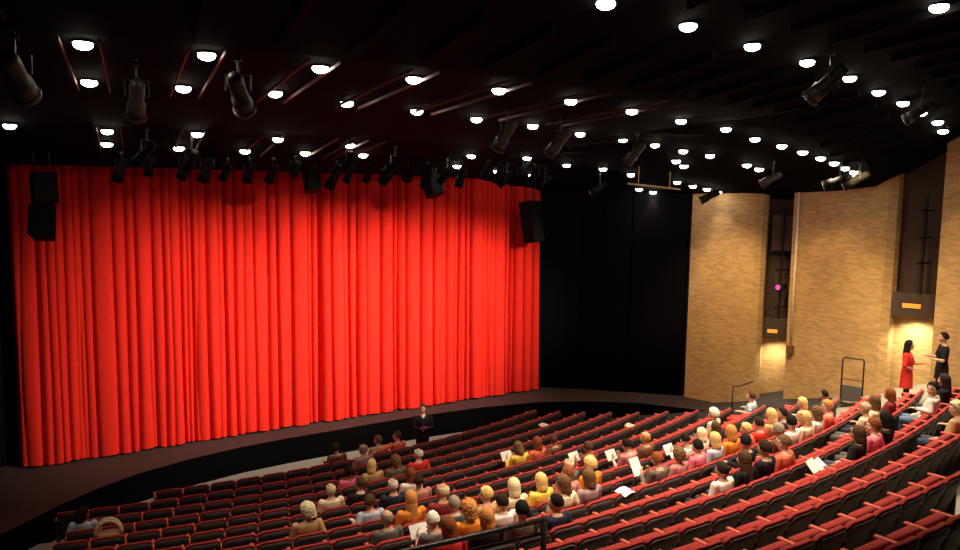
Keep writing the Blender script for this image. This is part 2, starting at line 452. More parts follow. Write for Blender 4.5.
# ------------------------------------------------------------------ PEOPLE (meshes)
def head_matrix(pos, yaw, pitch): return Matrix.Translation(pos) @ Matrix.Rotation(rad(yaw), 4, 'Z') @ Matrix.Rotation(rad(-pitch), 4, 'X')
def add_head(b, HM, neck_base):
    h = MB()
    h.ell((0, -.012, .012), (.077, .098, .108)); h.ell((0, .030, -.055), (.056, .062, .066)); h.ell((0, .055, -.092), (.026, .026, .022))
    h.ell((-.076, -.012, -.012), (.012, .026, .033), 10, 7); h.ell((.076, -.012, -.012), (.012, .026, .033), 10, 7)
    h.cap((0, .088, .012), (0, .108, -.026), .010, .015, 8)
    h.cap((-.034, .074, .027), (.034, .074, .027), .014, .014, 8)
    h.ell((-.04, .06, -.03), (.026, .024, .024), 10, 7); h.ell((.04, .06, -.03), (.026, .024, .024), 10, 7)
    h.ell((0, .084, -.062), (.026, .014, .013), 10, 7)
    for p, f in ((h.v, h.f),): b.add(p, f, HM)
    b.cap(neck_base, HM @ Vector((0, -.02, -.06)), .058, .052)
def add_hand(b, wrist, d, up, curl=.5):
    """palm with four fingers and a thumb; d = pointing direction, up = back of the hand"""
    wrist, d, up = Vector(wrist), Vector(d).normalized(), Vector(up); s = d.cross(up).normalized(); up = s.cross(d).normalized()
    k = wrist + d * .085
    for q in (-.026, -.009, .009, .026): b.cap(wrist + d*.01 + s*q*.6, k + s*q, .015, .0125, 8)
    for q, L in ((-.030, .062), (-.010, .074), (.010, .080), (.030, .072)):
        a = k + s*q; m = a + (d*math.cos(curl*.5) - up*math.sin(curl*.5)) * L*.5; e = m + (d*math.cos(curl*1.4) - up*math.sin(curl*1.4)) * L*.5
        b.chain([a, m, e], [.0105, .0098, .0085], 8)
    t0 = wrist + d*.025 + s*.022
    t1 = t0 + (d*.6 + s*.75 - up*.25).normalized()*.042; t2 = t1 + (d*.9 + s*.2 - up*.3).normalized()*.034
    b.chain([t0, t1, t2], [.014, .012, .0095], 8)

SIT = dict(pelvis=(0, .09, .545), chest=(0, .0, .86), neck=(0, -.03, 1.04))
def torso_secs(g=0.0, lo=.44, lean=0.0, fem=False):
    S_ = [(0, .09, lo, .15+g, .11+g), (0, .09, .52, .172+g, .125+g), (0, .075, .60, .158+g, .115+g), (0, .045, .70, .145+g - (.012 if fem else 0), .105+g),
          (0, .015, .80, .160+g, .115+g), (0, -.01, .90, .172+g, .115+g), (0, -.03, .98, .150+g, .092+g), (0, -.04, 1.02, .085+g, .072+g), (0, -.035, 1.05, .062+g*.6, .06+g*.6)]
    return [(x + lean*(z-.5), y, z, rx, ry) for x, y, z, rx, ry in S_]
ARMS = {
    'lap':  [((.185, -.02, .975), (.235, .02, .70), (.13, .25, .63)), ],
    'rest': [((.185, -.02, .975), (.262, -.06, .80), (.255, .17, .815)), ],
    'read': [((.185, -.02, .975), (.225, .07, .71), (.12, .27, .84)), ],
    'over': [((.19, -.04, .985), (.43, -.10, .94), (.66, -.12, .93)), ],
    'chin': [((.185, -.02, .975), (.20, .16, .80), (.06, .13, 1.02)), ],
}
# name: (left arm, right arm, head yaw, head pitch, lean)
VARS = {
    'forward': ('lap', 'lap', 0, 4, 0), 'left': ('lap', 'rest', 38, 6, .03), 'right': ('rest', 'lap', -40, 4, -.03),
    'reading': ('read', 'read', 0, 24, 0), 'profile': ('rest', 'lap', 78, 2, .02), 'over': ('over', 'lap', 60, 0, .05),
    'lean': ('chin', 'lap', -8, 14, -.10), 'recline': ('rest', 'rest', 5, -6, 0),
}
HEADS = {}
def arm_pts(kind, sgn, lean):
    a = ARMS[kind][0]; out = [Vector((sgn*p[0] + lean*(p[2]-.5)*1.0, p[1], p[2])) for p in a]
    return out
def remesh(b, name, mats, vox, smooth_it=2):
    me = b.mesh(name, mats, True, fix=True)
    me = evaluated(me, [('REMESH', dict(mode='VOXEL', voxel_size=vox, use_smooth_shade=True)), ('SMOOTH', dict(factor=.5, iterations=smooth_it))])
    if len(me.materials) == 0:
        for m in (mats if isinstance(mats, (list, tuple)) else [mats]): me.materials.append(m)
    me.polygons.foreach_set('use_smooth', [True]*len(me.polygons)); me.name = name; return me
def add_face_marks(me, HM):
    """eyes and mouth set into the finished face"""
    bm = bmesh.new(); bm.from_mesh(me)
    for m in (M['eyew'], M['eyed'], M['lip']): me.materials.append(m)
    def blob(c, r, mi):
        t = MB(); t.ell(c, r, 10, 7, HM); vs = [bm.verts.new(p) for p in t.v]
        for f in t.f:
            q = bm.faces.new([vs[i] for i in f]); q.material_index = mi; q.smooth = True
    for sx in (-.032, .032):
        blob((sx, .080, .004), (.013, .008, .008), 1); blob((sx, .0865, .004), (.006, .004, .006), 2)
        blob((sx, .090, .028), (.017, .004, .004), 2)
    blob((0, .096, -.060), (.022, .006, .007), 3)
    bm.to_mesh(me); bm.free()
SKIN0 = cmat('skin', (.62, .36, .24)); TOP0 = cmat('top', (.1, .1, .1)); PANTS0 = cmat('trousers', (.03, .03, .04))
BODY = {}; TOPS = {}; PANTS = {}; SHOES = {}
LEGS = lambda sx: [Vector((sx*.09, .10, .535)), Vector((sx*.12, .50, .52)), Vector((sx*.12, .47, .10)), Vector((sx*.12, .46, .055))]
def make_variant(name):
    la, ra, yaw, pit, lean = VARS[name]; rec = name == 'recline'
    HM = head_matrix((lean*.70, .01 if pit < 15 else .035, 1.185 - (.012 if pit > 15 else 0)), yaw, pit); HEADS[name] = HM
    b = MB(); b.loft(torso_secs(0, lean=lean)); add_head(b, HM, (lean*.52, -.035, 1.0))
    for sgn, kind in ((-1, la), (1, ra)):
        p = arm_pts(kind, sgn, lean if True else 0)
        b.chain(p, [.052, .040, .028]); d = (p[2]-p[1]).normalized()
        add_hand(b, p[2], d if kind in ('rest', 'over') else (Vector((-sgn*.35, .9, -.25)) if kind == 'lap' else Vector((-sgn*.2, .3, .9))), (0, -.2, 1) if kind in ('lap', 'rest', 'over') else (sgn, .3, 0), .5)
    for sx in (-1, 1):
        L = LEGS(sx); b.chain(L[:3], [.082, .057, .040]); b.chain([L[3], L[3] + Vector((0, .13, -.02))], [.038, .030])
    me = remesh(b, f'person_{name}', [SKIN0], .0115); add_face_marks(me, HM); BODY[name] = me
    for short in (False, True):
        t = MB(); t.loft(torso_secs(.014, lean=lean)[:-1])
        for sgn, kind in ((-1, la), (1, ra)):
            p = arm_pts(kind, sgn, lean)
            if short: t.chain([p[0], p[0].lerp(p[1], .6)], [.070, .062])
            else: t.chain([p[0], p[1], p[1].lerp(p[2], .93)], [.067, .056, .043])
        TOPS[name, short] = remesh(t, 'shirt', [TOP0], .014)
    t = MB(); t.loft(torso_secs(.012, .435)[:3])
    for sx in (-1, 1):
        L = LEGS(sx); t.chain(L[:3], [.094, .072, .060])
    PANTS[name] = remesh(t, 'trousers', [PANTS0], .015)
    t = MB()
    for sx in (-1, 1):
        L = LEGS(sx); t.chain([L[3] + Vector((0, -.03, -.006)), L[3] + Vector((0, .09, -.012)), L[3] + Vector((0, .15, -.018))], [.045, .042, .034])
    SHOES[name] = remesh(t, 'shoes', [M['shoe']], .014)
for n_ in VARS: make_variant(n_)

def hair_mesh(style):
    P = dict(short=(.002, .0, 104, .006), bob=(.006, .10, 110, .006), long=(.004, .30, 112, .005), curly=(.022, .03, 112, .016), thin=(-.004, 0, 100, .004), bun=(.0, 0, 112, .005), fluffy=(.018, .0, 108, .011))[style]
    g, L, back, nz = P; na, nr = 56, 18; V = []; F = []
    for i in range(nr + 1):
        f = i / nr
        for j in range(na):
            a = 2*PI*j/na            # 0 = front (+Y)
            fr = math.cos(a)
            aa = abs((a + PI) % (2*PI) - PI)          # 0 front .. PI back
            end = interp(math.degrees(aa), [0, 38, 62, 80, 105, 140, 180], [48, 52, 72, 98, 112, back+6, back+10])
            if style in ('long', 'bob'): end = interp(math.degrees(aa), [0, 38, 58, 75, 105, 180], [46, 50, 92, 112, 118, 120])
            start = 62 if style == 'thin' else 0
            p = rad(start*(interp(math.degrees(aa), [0, 50, 180], [.78, .9, 1.0])) + (end - start*.8) * f if style == 'thin' else end * f)
            r = 1 + 0
            rx, ry, rz = .086 + g, .108 + g, .121 + g
            sp = math.sin(min(p, PI/2)) if style in ('long', 'bob', 'curly') else math.sin(p)
            d = Vector((math.sin(a)*sp, math.cos(a)*sp, math.cos(p)))
            q = Vector((d.x*rx, d.y*ry - .014, d.z*rz + .012))
            if nz: q += d * nz * noise.noise(d * 7.5) * 1.6
            q += d * .004 * noise.noise(Vector((d.x*30, d.y*30, d.z*6)))
            V.append(q)
    for i in range(nr):
        for j in range(na): F.append((i*na+j, (i+1)*na+j, (i+1)*na+(j+1) % na, i*na+(j+1) % na))
    b = MB(); b.add(V, F)
    if L:
        # hanging lengths behind the ears, round the back
        V = []; F = []; cols = [j for j in range(na) if abs((2*PI*j/na + PI) % (2*PI) - PI) > rad(66)]
        base = nr*na
        rows = 8
        for i in range(rows + 1):
            f = i / rows
            for j in cols:
                p = Vector(b.v[base + j]); a = 2*PI*j/na
                fl = 1 + .04*math.sin(f*PI*.6) - (.16*f*f if style == 'bob' else .10*f)
                V.append((p.x*fl, (p.y+.014)*fl - .014 - .015*f, p.z - L*f + .008*noise.noise(Vector((a*6, f*2, 0)))))
        m = len(cols)
        for i in range(rows):
            for j in range(m-1): F.append((i*m+j, (i+1)*m+j, (i+1)*m+j+1, i*m+j+1))
        b.add(V, F)
    me = b.mesh('hair', cmat('hair', (.05, .03, .02)), True)
    me = evaluated(me, [('WELD', dict(merge_threshold=.001)), ('SOLIDIFY', dict(thickness=.018, offset=-.6))])
    bm = bmesh.new(); bm.from_mesh(me)
    if style == 'bun':
        t = MB(); t.ell((0, -.135, .045), (.042, .038, .042), 14, 10); vs = [bm.verts.new(p) for p in t.v]
        for f in t.f: bm.faces.new([vs[i] for i in f]).smooth = True
    bm.to_mesh(me); bm.free(); me.polygons.foreach_set('use_smooth', [True]*len(me.polygons)); return me
HAIR = {s: hair_mesh(s) for s in ('short', 'bob', 'long', 'curly', 'thin', 'bun', 'fluffy')}

HC = dict(black=(.012, .010, .009), dark=(.030, .018, .012), brown=(.075, .038, .018), lbrown=(.16, .085, .038), auburn=(.22, .060, .018), ginger=(.58, .25, .07),
          blond=(.74, .49, .19), pale=(.80, .66, .40), white=(.78, .74, .64), grey=(.30, .25, .19))
TC = dict(white=(.82, .79, .72), cream=(.80, .68, .46), black=(.015, .014, .016), navy=(.025, .03, .06), grey=(.12, .12, .12), lblue=(.42, .52, .62), pink=(.75, .16, .25),
          rose=(.52, .22, .20), red=(.62, .04, .03), orange=(.72, .25, .03), yellow=(.85, .62, .10), brown=(.16, .07, .04), tan=(.52, .33, .15), mauve=(.36, .24, .25),
          olive=(.13, .12, .08), green=(.06, .09, .07), burg=(.22, .03, .04), patt=(.14, .11, .09), coral=(.75, .17, .10))
# index: (row, seat, variant, hair style, hair colour, top colour, label)
PEOPLE = [
 (3, 24, 'right', 'bob', 'black', 'lblue', 'dark-haired person in pale grey-blue top beside the arched cream bag'),
 (0, 12, 'right', 'short', 'dark', 'brown', 'dark-haired person in brown top, leftmost of the people in the front row'),
 (1, 12, 'left', 'thin', 'grey', 'mauve', 'grey-haired person in mauve top behind the front row, left of the standing man'),
 (0, 10, 'left', 'short', 'lbrown', 'tan', 'light-brown-haired person in tan top in the front row beside an outstretched arm'),
 (0, 9, 'over', 'short', 'brown', 'coral', 'person in reddish top in front row with an arm stretched over the seat'),
 (3, 15, 'forward', 'short', 'black', 'pink', 'black-haired person in bright pink top near the front left'),
 (3, 14, 'right', 'bob', 'blond', 'tan', 'blond person in tan jacket directly right of the bright pink top'),
 (3, 13, 'forward', 'curly', 'lbrown', 'olive', 'curly light-brown-haired person in olive top, left of the white-haired person in red'),
 (3, 12, 'left', 'thin', 'white', 'red', 'white-haired person in red top seated just in front of the standing man'),
 (5, 18, 'forward', 'thin', 'pale', 'cream', 'pale-haired person in cream shirt at the left of the seated crowd'),
 (7, 21, 'left', 'curly', 'pale', 'tan', 'curly pale-haired person in tan top just below the pale thin-haired person at left'),
 (5, 17, 'left', 'short', 'brown', 'black', 'brown-haired person in black, turned left, just behind the bright pink top'),
 (6, 17, 'forward', 'thin', 'white', 'navy', 'white-haired person in navy top between pink top and white shirt'),
 (5, 15, 'forward', 'bob', 'auburn', 'white', 'auburn-haired person in white top below the standing man'),
 (6, 16, 'right', 'short', 'dark', 'rose', 'dark-haired person in rose-grey top right of the auburn-haired person in white'),
 (7, 19, 'right', 'short', 'brown', 'lblue', 'brown-haired person in wide light-blue shirt near the lower left'),
 (9, 21, 'forward', 'thin', 'grey', 'grey', 'grey-haired person in grey top left of the long ginger hair'),
 (8, 19, 'forward', 'long', 'ginger', 'orange', 'person with long straight ginger hair in orange top'),
 (8, 18, 'left', 'thin', 'pale', 'burg', 'balding pale-haired person in burgundy top right of the long ginger hair'),
 (9, 19, 'forward', 'short', 'grey', 'green', 'grey-brown-haired person in dark green top behind the black handrail'),
 (10, 20, 'forward', 'curly', 'ginger', 'orange', 'person with large curly orange-blond hair just above the black handrail'),
 (10, 21, 'reading', 'short', 'white', 'grey', 'white-haired person in dark grey jacket reading a paper at the bottom'),
 (11, 22, 'forward', 'bob', 'auburn', 'red', 'auburn-haired person in red top close to the lower end of the handrail'),
 (11, 21, 'forward', 'bob', 'ginger', 'black', 'ginger-blond bobbed person in black top behind the handrail'),
 (9, 18, 'left', 'short', 'blond', 'tan', 'short blond-haired person in tan top above the ginger bob in black'),
 (9, 17, 'forward', 'bob', 'pale', 'cream', 'pale blond bobbed person in cream top above the handrail post'),
 (11, 20, 'forward', 'short', 'black', 'olive', 'black-haired person in striped olive top just behind the handrail'),
 (10, 19, 'forward', 'short', 'dark', 'white', 'dark-haired person in white shirt between ginger bob and pale blond bob'),
 (9, 16, 'forward', 'bob', 'blond', 'yellow', 'blond bobbed person in deep yellow top right of the pale blond bob'),
 (11, 19, 'left', 'short', 'black', 'navy', 'black-haired person in navy top nearest the handrail post, face turned left'),
 (10, 17, 'left', 'bob', 'lbrown', 'cream', 'light-brown bobbed person in cream top amid the central blond cluster'),
 (9, 15, 'left', 'short', 'auburn', 'rose', 'short auburn-haired person in pale rose top in the central cluster'),
 (10, 16, 'forward', 'bob', 'lbrown', 'mauve', 'light-brown bobbed person in mauve cardigan at the right of the central cluster'),
 (9, 14, 'forward', 'fluffy', 'blond', 'orange', 'fluffy blond-haired person in orange top in the central cluster'),
 (8, 13, 'forward', 'thin', 'pale', 'olive', 'pale thin-haired person in olive top, farthest of the central cluster'),
 (5, 10, 'reading', 'bob', 'lbrown', 'yellow', 'light-brown-haired person in bright yellow top holding a white programme'),
 (5, 9, 'forward', 'bob', 'auburn', 'coral', 'auburn-haired person in coral top right of the bright yellow top'),
 (5, 8, 'right', 'short', 'brown', 'brown', 'brown-haired person in brown top behind the coral top'),
 (7, 10, 'reading', 'short', 'brown', 'burg', 'brown-haired person in burgundy holding a white programme, mid row'),
 (8, 10, 'reading', 'short', 'black', 'rose', 'black-haired person in rose top with a white programme below the floor edge'),
 (8, 9, 'forward', 'thin', 'ginger', 'brown', 'bald tan-headed person in brown top right of the black-haired reader'),
 (10, 13, 'reading', 'short', 'auburn', 'patt', 'short auburn-haired person in dark patterned top holding up a white sheet'),
 (10, 12, 'forward', 'curly', 'lbrown', 'rose', 'curly light-brown-haired person in rose-pink top'),
 (10, 11, 'forward', 'short', 'black', 'pink', 'black-haired person in pale pink beside the curly light-brown hair'),
 (9, 9, 'reading', 'short', 'black', 'white', 'black-haired person in white shirt with a programme'),
 (8, 4, 'forward', 'fluffy', 'white', 'cream', 'fluffy white-haired person in cream, farthest of the white-haired pair'),
 (9, 8, 'forward', 'bob', 'pale', 'white', 'pale blond bobbed person in white, left of the fluffy white hair'),
 (9, 7, 'forward', 'bob', 'brown', 'black', 'brown bobbed person in black top below the fluffy white hair'),
 (10, 10, 'forward', 'bob', 'blond', 'lblue', 'blond bobbed person in light-blue top'),
 (10, 9, 'forward', 'bob', 'ginger', 'orange', 'ginger bobbed person in bright orange top'),
 (10, 8, 'left', 'short', 'blond', 'coral', 'short blond-haired person in coral top beyond the orange top'),
 (10, 7, 'forward', 'short', 'dark', 'red', 'dark-brown-haired person in bright red top in the right cluster'),
 (11, 11, 'right', 'short', 'black', 'black', 'black-haired person in black top just below the orange top'),
 (10, 6, 'forward', 'bob', 'blond', 'tan', 'blond bobbed person in tan top right of the bright red top'),
 (11, 9, 'forward', 'short', 'grey', 'brown', 'short grey-haired person in brown top below the tan top'),
 (8, 0, 'recline', 'short', 'brown', 'lblue', 'brown-haired person in pale blue shirt and red shorts reclining at the row end'),
 (10, 5, 'left', 'short', 'black', 'navy', 'black-haired person in navy between tan top and boy by the wall'),
 (11, 8, 'right', 'short', 'black', 'white', 'black-haired person in bright white shirt in the right cluster'),
 (11, 7, 'left', 'bob', 'blond', 'cream', 'blond bobbed person in cream top right of the bright white shirt'),
 (11, 6, 'forward', 'bob', 'lbrown', 'white', 'light-brown bobbed person in white top below the bright white shirt'),
 (10, 0, 'forward', 'short', 'black', 'green', 'black-haired child in dark green-grey top at the row end by the middle brick panel'),
 (10, 3, 'left', 'bob', 'blond', 'tan', 'pale blond person in tan top left of the child at the row end'),
 (12, 15, 'forward', 'bun', 'dark', 'white', 'dark-haired person with a bun in a loose white top'),
 (12, 14, 'forward', 'long', 'brown', 'black', 'person with long brown hair in black top right of the white top'),
 (12, 13, 'forward', 'short', 'dark', 'black', 'dark-brown-haired person in black beside the long brown hair'),
 (12, 12, 'left', 'short', 'lbrown', 'coral', 'light-brown-haired person in coral and cream top at the nearest end of the right cluster'),
 (13, 11, 'forward', 'bob', 'brown', 'black', 'brown-haired person in black top behind the big white programme'),
 (13, 10, 'left', 'short', 'auburn', 'pink', 'auburn-haired person in pink top behind the big white programme'),
 (13, 9, 'forward', 'bob', 'black', 'black', 'person all in black next to the pink top'),
 (12, 5, 'forward', 'bob', 'lbrown', 'cream', 'light-brown bobbed person in cream top near the standing woman in red'),
 (12, 3, 'forward', 'bob', 'auburn', 'burg', 'auburn-haired person in burgundy directly below the standing woman in red'),
 (11, 5, 'left', 'short', 'ginger', 'coral', 'ginger-haired person in coral top in the aisle-side group'),
 (12, 6, 'left', 'thin', 'pale', 'cream', 'pale thin-haired person in cream top next to the light-brown bob'),
 (13, 4, 'profile', 'short', 'black', 'white', 'black-haired person in white shirt seated before the two standing women'),
 (13, 2, 'forward', 'long', 'dark', 'black', 'long dark-haired person in black seated below the standing woman in black'),
 (14, 8, 'left', 'fluffy', 'pale', 'tan', 'fluffy pale-haired person in tan patterned top at the right edge'),
]
for i, p in enumerate(PEOPLE): PEOPLE_SEATS[p[0], p[1]] = i
assert len(PEOPLE_SEATS) == len(PEOPLE)

# ------------------------------------------------------------------ place the seats
cells = []
cam_loc = cam.matrix_world.translation
for k, (a, c) in VIEW.items():
    for s in range(a, c + 1):
        p, th = seat_loc(k, s); cells.append(((p + Vector((0, 0, .8)) - cam_loc).length, k, s))
cells.sort(); near = set((k, s) for d, k, s in cells[:300])
def seat_parts(k, s):
    occ = (k, s) in PEOPLE_SEATS
    last = s == VIEW[k][0]
    return occ, last
proto = None
for d, k, s in sorted(cells, key=lambda c: (c[1], c[2])):
    if (k, s) not in near: continue
    p, th = seat_loc(k, s); occ, last = seat_parts(k, s)
    r = empty('theatre_seat', p, th)
    j = VIEW[k][1] - s
    where = 'counting from its left end' if k <= 13 else 'counting from the left in view'
    what = 'occupied maroon theatre seat' if occ else 'empty tip-up maroon theatre seat'
    tag(r, f'{what}, {ORD[k]} row from stage, {ORD[j]} seat from {"left end" if k <= 6 else "left"}', 'theatre seat', 'maroon theatre seats in curved rows')
    obj('back_shell', me_shell, r); obj('back_cushion', me_cush, r)
    obj('seat_cushion', me_down if occ else me_up, r)
    for sx in ((-1, 1) if last else (-1,)):
        a = obj('armrest', me_arm, r, (sx*SEAT_W/2, 0, 0)); obj('side_standard', me_std, a)
b = MB()
mats_ = [M['shell'], M['fabric'], M['arm']]
for d, k, s in cells[300:]:
    p, th = seat_loc(k, s); occ, last = seat_parts(k, s); Mx = Matrix.Translation(p) @ Matrix.Rotation(th, 4, 'Z')
    lst = [(me_shell, 0, 0), (me_cush, 1, 0), (me_down if occ else me_up, 1, 0), (me_arm, 2, -1), (me_std, 0, -1)] + ([(me_arm, 2, 1), (me_std, 0, 1)] if last else [])
    for me, mi, sx in lst:
        b.m = mi; T = Mx @ Matrix.Translation((sx*SEAT_W/2, 0, 0))
        b.add([v.co[:] for v in me.vertices], [tuple(f.vertices) for f in me.polygons], T)
tag(obj('far_theatre_seats', b.mesh('far_theatre_seats', mats_, True, fix=False)), 'farthest dark maroon theatre seats at the right ends of the front rows', 'theatre seats', kind='stuff')

# ------------------------------------------------------------------ place the audience
def link_mat(o, m):
    o.material_slots[0].link = 'OBJECT'; o.material_slots[0].material = m
SK = [(.62, .36, .24), (.66, .40, .28), (.55, .30, .19), (.70, .46, .34)]
prog = []
for i, (k, s, var, hs, hc, tc, label) in enumerate(PEOPLE):
    p, th = seat_loc(k, s)
    r = empty('person', p, th + rad(random.uniform(-4, 4)))
    tag(r, label, 'person', 'seated audience')
    sc = random.uniform(.95, 1.04) if i != 60 else .86
    sk = SK[i % 4] if i not in (5,) else (.22, .11, .07)
    bd = obj('body', BODY[var], r); link_mat(bd, cmat('skin', sk))
    short = i % 3 == 0 or i == 55
    t = obj('shirt', TOPS[var, short], r); link_mat(t, cmat('top', TC[tc]))
    pc = (.45, .05, .03) if i == 55 else random.choice([(.03, .03, .04), (.05, .06, .10), (.10, .09, .08), (.02, .02, .02)])
    if i == 73: pc = (.12, .17, .26)
    t = obj('trousers', PANTS[var], r); link_mat(t, cmat('trousers', pc))
    obj('shoes', SHOES[var], r)
    h = obj('hair', HAIR[hs], r); h.matrix_local = HEADS[var]; link_mat(h, cmat('hair', HC[hc]))
    r.scale = (sc, sc, sc)
    if var == 'reading': prog.append((r.matrix_basis.copy(), i, sc))

# ------------------------------------------------------------------ STANDING FIGURES
def standing(name, loc, rotz, H, label, skin, hair, hcol, arms, kind, yaw=0, pitch=2):
    """kind: suit | dress | black_dress. Built 1.75 m tall and scaled to H."""
    r = empty('person', loc, rotz); tag(r, label, 'person'); sc = H / 1.75; r.scale = (sc,)*3
    fem = kind != 'suit'
    def secs(g, a=0, z=None):
        w = .145 if fem else .17
        S_ = [(0, 0, .80, .165, .115), (0, 0, .88, .178 if fem else .17, .125), (0, 0, .97, .16, .11), (0, .005, 1.08, .132 if fem else .155, .10), (0, .01, 1.20, .155 if fem else .17, .115),
              (0, 0, 1.32, w+.02, .115), (0, -.01, 1.40, w-.005, .09), (0, -.015, 1.44, .085, .07), (0, -.01, 1.48, .058, .057)]
        return [(x, y, zz, rx+g, ry+g) for x, y, zz, rx, ry in S_]
    HM = head_matrix((0, .02, 1.635), yaw, pitch)
    b = MB(); b.loft(secs(0)); add_head(b, HM, (0, -.01, 1.44))
    AP = []
    for sg, pts, hd, hu in arms:
        pts = [Vector(q) for q in pts]; AP.append(pts); b.chain(pts, [.050, .038, .027]); add_hand(b, pts[2], hd, hu, .6)
    legs = []
    for sx in (-1, 1):
        L = [Vector((sx*.085, 0, .86)), Vector((sx*.095, .02, .48)), Vector((sx*.10 + .0, -.01*sx, .09))]; legs.append(L)
        b.chain(L, [.088, .058, .038]); b.chain([L[2] + Vector((0, -.02, -.03)), L[2] + Vector((0, .14, -.06))], [.036, .028])
    me = remesh(b, 'body', [cmat('skin', skin)], .0085); add_face_marks(me, HM); obj('body', me, r)
    hh = obj('hair', HAIR[hair], r); hh.matrix_local = HM; link_mat(hh, cmat('hair', hcol))
    t = MB()
    for L in legs: t.chain([L[2] + Vector((0, -.05, -.045)), L[2] + Vector((0, .06, -.05)), L[2] + Vector((0, .16, -.06))], [.043, .042, .034])
    if kind == 'dress':
        for L in legs: t.chain([L[2] + Vector((0, -.005, .25)), L[2]], [.062, .050])
    obj('shoes', remesh(t, 'shoes', [M['shoe']], .012), r)
    if kind == 'suit':
        t = MB(); t.loft([(0, 0, .78, .185, .135)] + secs(.02)[1:7] + [(0, -.018, 1.44, .092, .078)])
        for pts in AP: t.chain([pts[0], pts[1], pts[1].lerp(pts[2], .92)], [.070, .056, .042])
        obj('jacket', remesh(t, 'jacket', [cmat('jacket', (.014, .013, .016))], .012), r)
        t = MB(); t.loft([(0, .062, 1.02, .030, .075), (0, .058, 1.15, .045, .086), (0, .045, 1.30, .062, .098), (0, .02, 1.42, .055, .078), (0, -.002, 1.485, .066, .066)])
        obj('shirt', remesh(t, 'shirt', [cmat('top', TC['white'])], .010), r)
        t = MB(); t.add([(-.022, .142, 1.40), (.022, .142, 1.40), (.036, .160, 1.12), (0, .158, 1.06), (-.036, .160, 1.12), (-.022, .105, 1.40), (.022, .105, 1.40), (.036, .118, 1.12), (0, .118, 1.06), (-.036, .118, 1.12)],
                        [(0, 1, 2, 3, 4), (9, 8, 7, 6, 5), (0, 5, 6, 1), (1, 6, 7, 2), (2, 7, 8, 3), (3, 8, 9, 4), (4, 9, 5, 0)])
        obj('necktie', t.mesh('necktie', M['tie']), r)
        t = MB(); t.loft(secs(.013)[:3])
        for L in legs: t.chain(L, [.100, .078, .066])
        obj('trousers', remesh(t, 'trousers', [cmat('trousers', (.014, .013, .016))], .014), r)
    else:
        col = (.62, .035, .028) if kind == 'dress' else (.013, .012, .014)
        t = MB(); hem = .50 if kind == 'dress' else .62
        t.loft([(0, .0, hem, .205, .165), (0, 0, .70, .195, .15)] + secs(.018)[1:8])
        for pts in AP: t.chain([pts[0], pts[0].lerp(pts[1], .7 if kind != 'dress' else .95)], [.068, .060])
        obj('dress', remesh(t, 'dress', [cmat('dress', col)], .012), r)
        if kind == 'dress':
            t = MB(); t.loft([(0, .005, 1.055, .163, .13), (0, .005, 1.10, .160, .127)]); obj('belt', t.mesh('belt', cmat('dress', (.30, .015, .015)), True), r)
            t = MB()
            for L in legs: t.chain(L[:2] + [L[2] + Vector((0, 0, .05))], [.096, .064, .044])
            obj('tights', remesh(t, 'tights', [cmat('trousers', (.02, .014, .014))], .013), r)
        else:
            t = MB()
            for L in legs: t.chain(L, [.100, .076, .060])
            obj('trousers', remesh(t, 'trousers', [cmat('trousers', (.014, .013, .016))], .014), r)
    return r
man_p = (9.28, -3.36, row_z(0))
standing('man', man_p, math.atan2(.35, -.93), 1.76, 'standing man in black suit, white shirt and tie before the front row holding papers', (.62, .36, .26), 'short', HC['brown'],
         [(-1, ((-.20, -.01, 1.38), (-.25, .06, 1.10), (-.09, .25, 1.16)), (.6, .5, .2), (-.3, .3, .8)), (1, ((.20, -.01, 1.38), (.25, .06, 1.10), (.09, .25, 1.16)), (-.6, .5, .2), (.3, .3, .8))], 'suit', yaw=-15)
wr = (19.3, -11.0, floor_at(19.3, -11.0))
standing('woman', wr, math.atan2(-.33, -.94), 1.72, 'standing person in red knee-length dress with long dark hair by the bright alcove', (.50, .27, .17), 'long', (.014, .009, .008),
         [(-1, ((-.18, -.01, 1.38), (-.23, .10, 1.12), (-.20, .34, 1.16)), (.1, 1, .1), (0, -.2, 1)), (1, ((.18, -.01, 1.38), (.25, -.02, 1.10), (.14, .16, 1.04)), (-.5, .6, 0), (.3, .3, .8))], 'dress', yaw=8)
wb = (19.45, -11.78, floor_at(19.45, -11.78))
standing('woman', wb, math.atan2(.66, .75), 1.80, 'standing person in black outfit with short dark hair against the near brick panel', (.62, .36, .25), 'short', (.014, .009, .008),
         [(-1, ((-.185, -.01, 1.38), (-.24, .06, 1.10), (-.10, .30, 1.12)), (.3, 1, .3), (0, -.2, 1)), (1, ((.185, -.01, 1.38), (.24, .08, 1.10), (.14, .30, 1.14)), (-.2, 1, .3), (0, -.2, 1))], 'black_dress', yaw=-5)

# ------------------------------------------------------------------ programmes, papers, bags
def paper_mesh(w, h, fold=.18):
    b = MB(); V = []; n = 8
    for t in (0, .004):
        for i in range(n+1):
            u = -1 + 2*i/n
            for z in (-h/2, h/2): V.append((u*w/2, abs(u)**1.3*fold*w*.5 + t, z))
    F = []; o = 2*(n+1)
    for i in range(n):
        a = 2*i; F += [(a, a+2, a+3, a+1), (o+a, o+a+1, o+a+3, o+a+2), (a, o+a, o+a+2, a+2), (a+1, a+3, o+a+3, o+a+1)]
    F += [(0, 1, o+1, o), (2*n, o+2*n, o+2*n+1, 2*n+1)]
    b.add(V, F); return b.mesh('programme', M['paper'])
me_prog = paper_mesh(.30, .21); me_sheet = paper_mesh(.24, .32, .05)
owner = {21: 'held by the white-haired person at the bottom of the crowd', 35: 'held by the person in bright yellow', 38: 'held by the brown-haired person in burgundy', 39: 'held by the black-haired person in rose',
         41: 'held up by the auburn-haired person in patterned top', 44: 'held by the black-haired person in white shirt'}
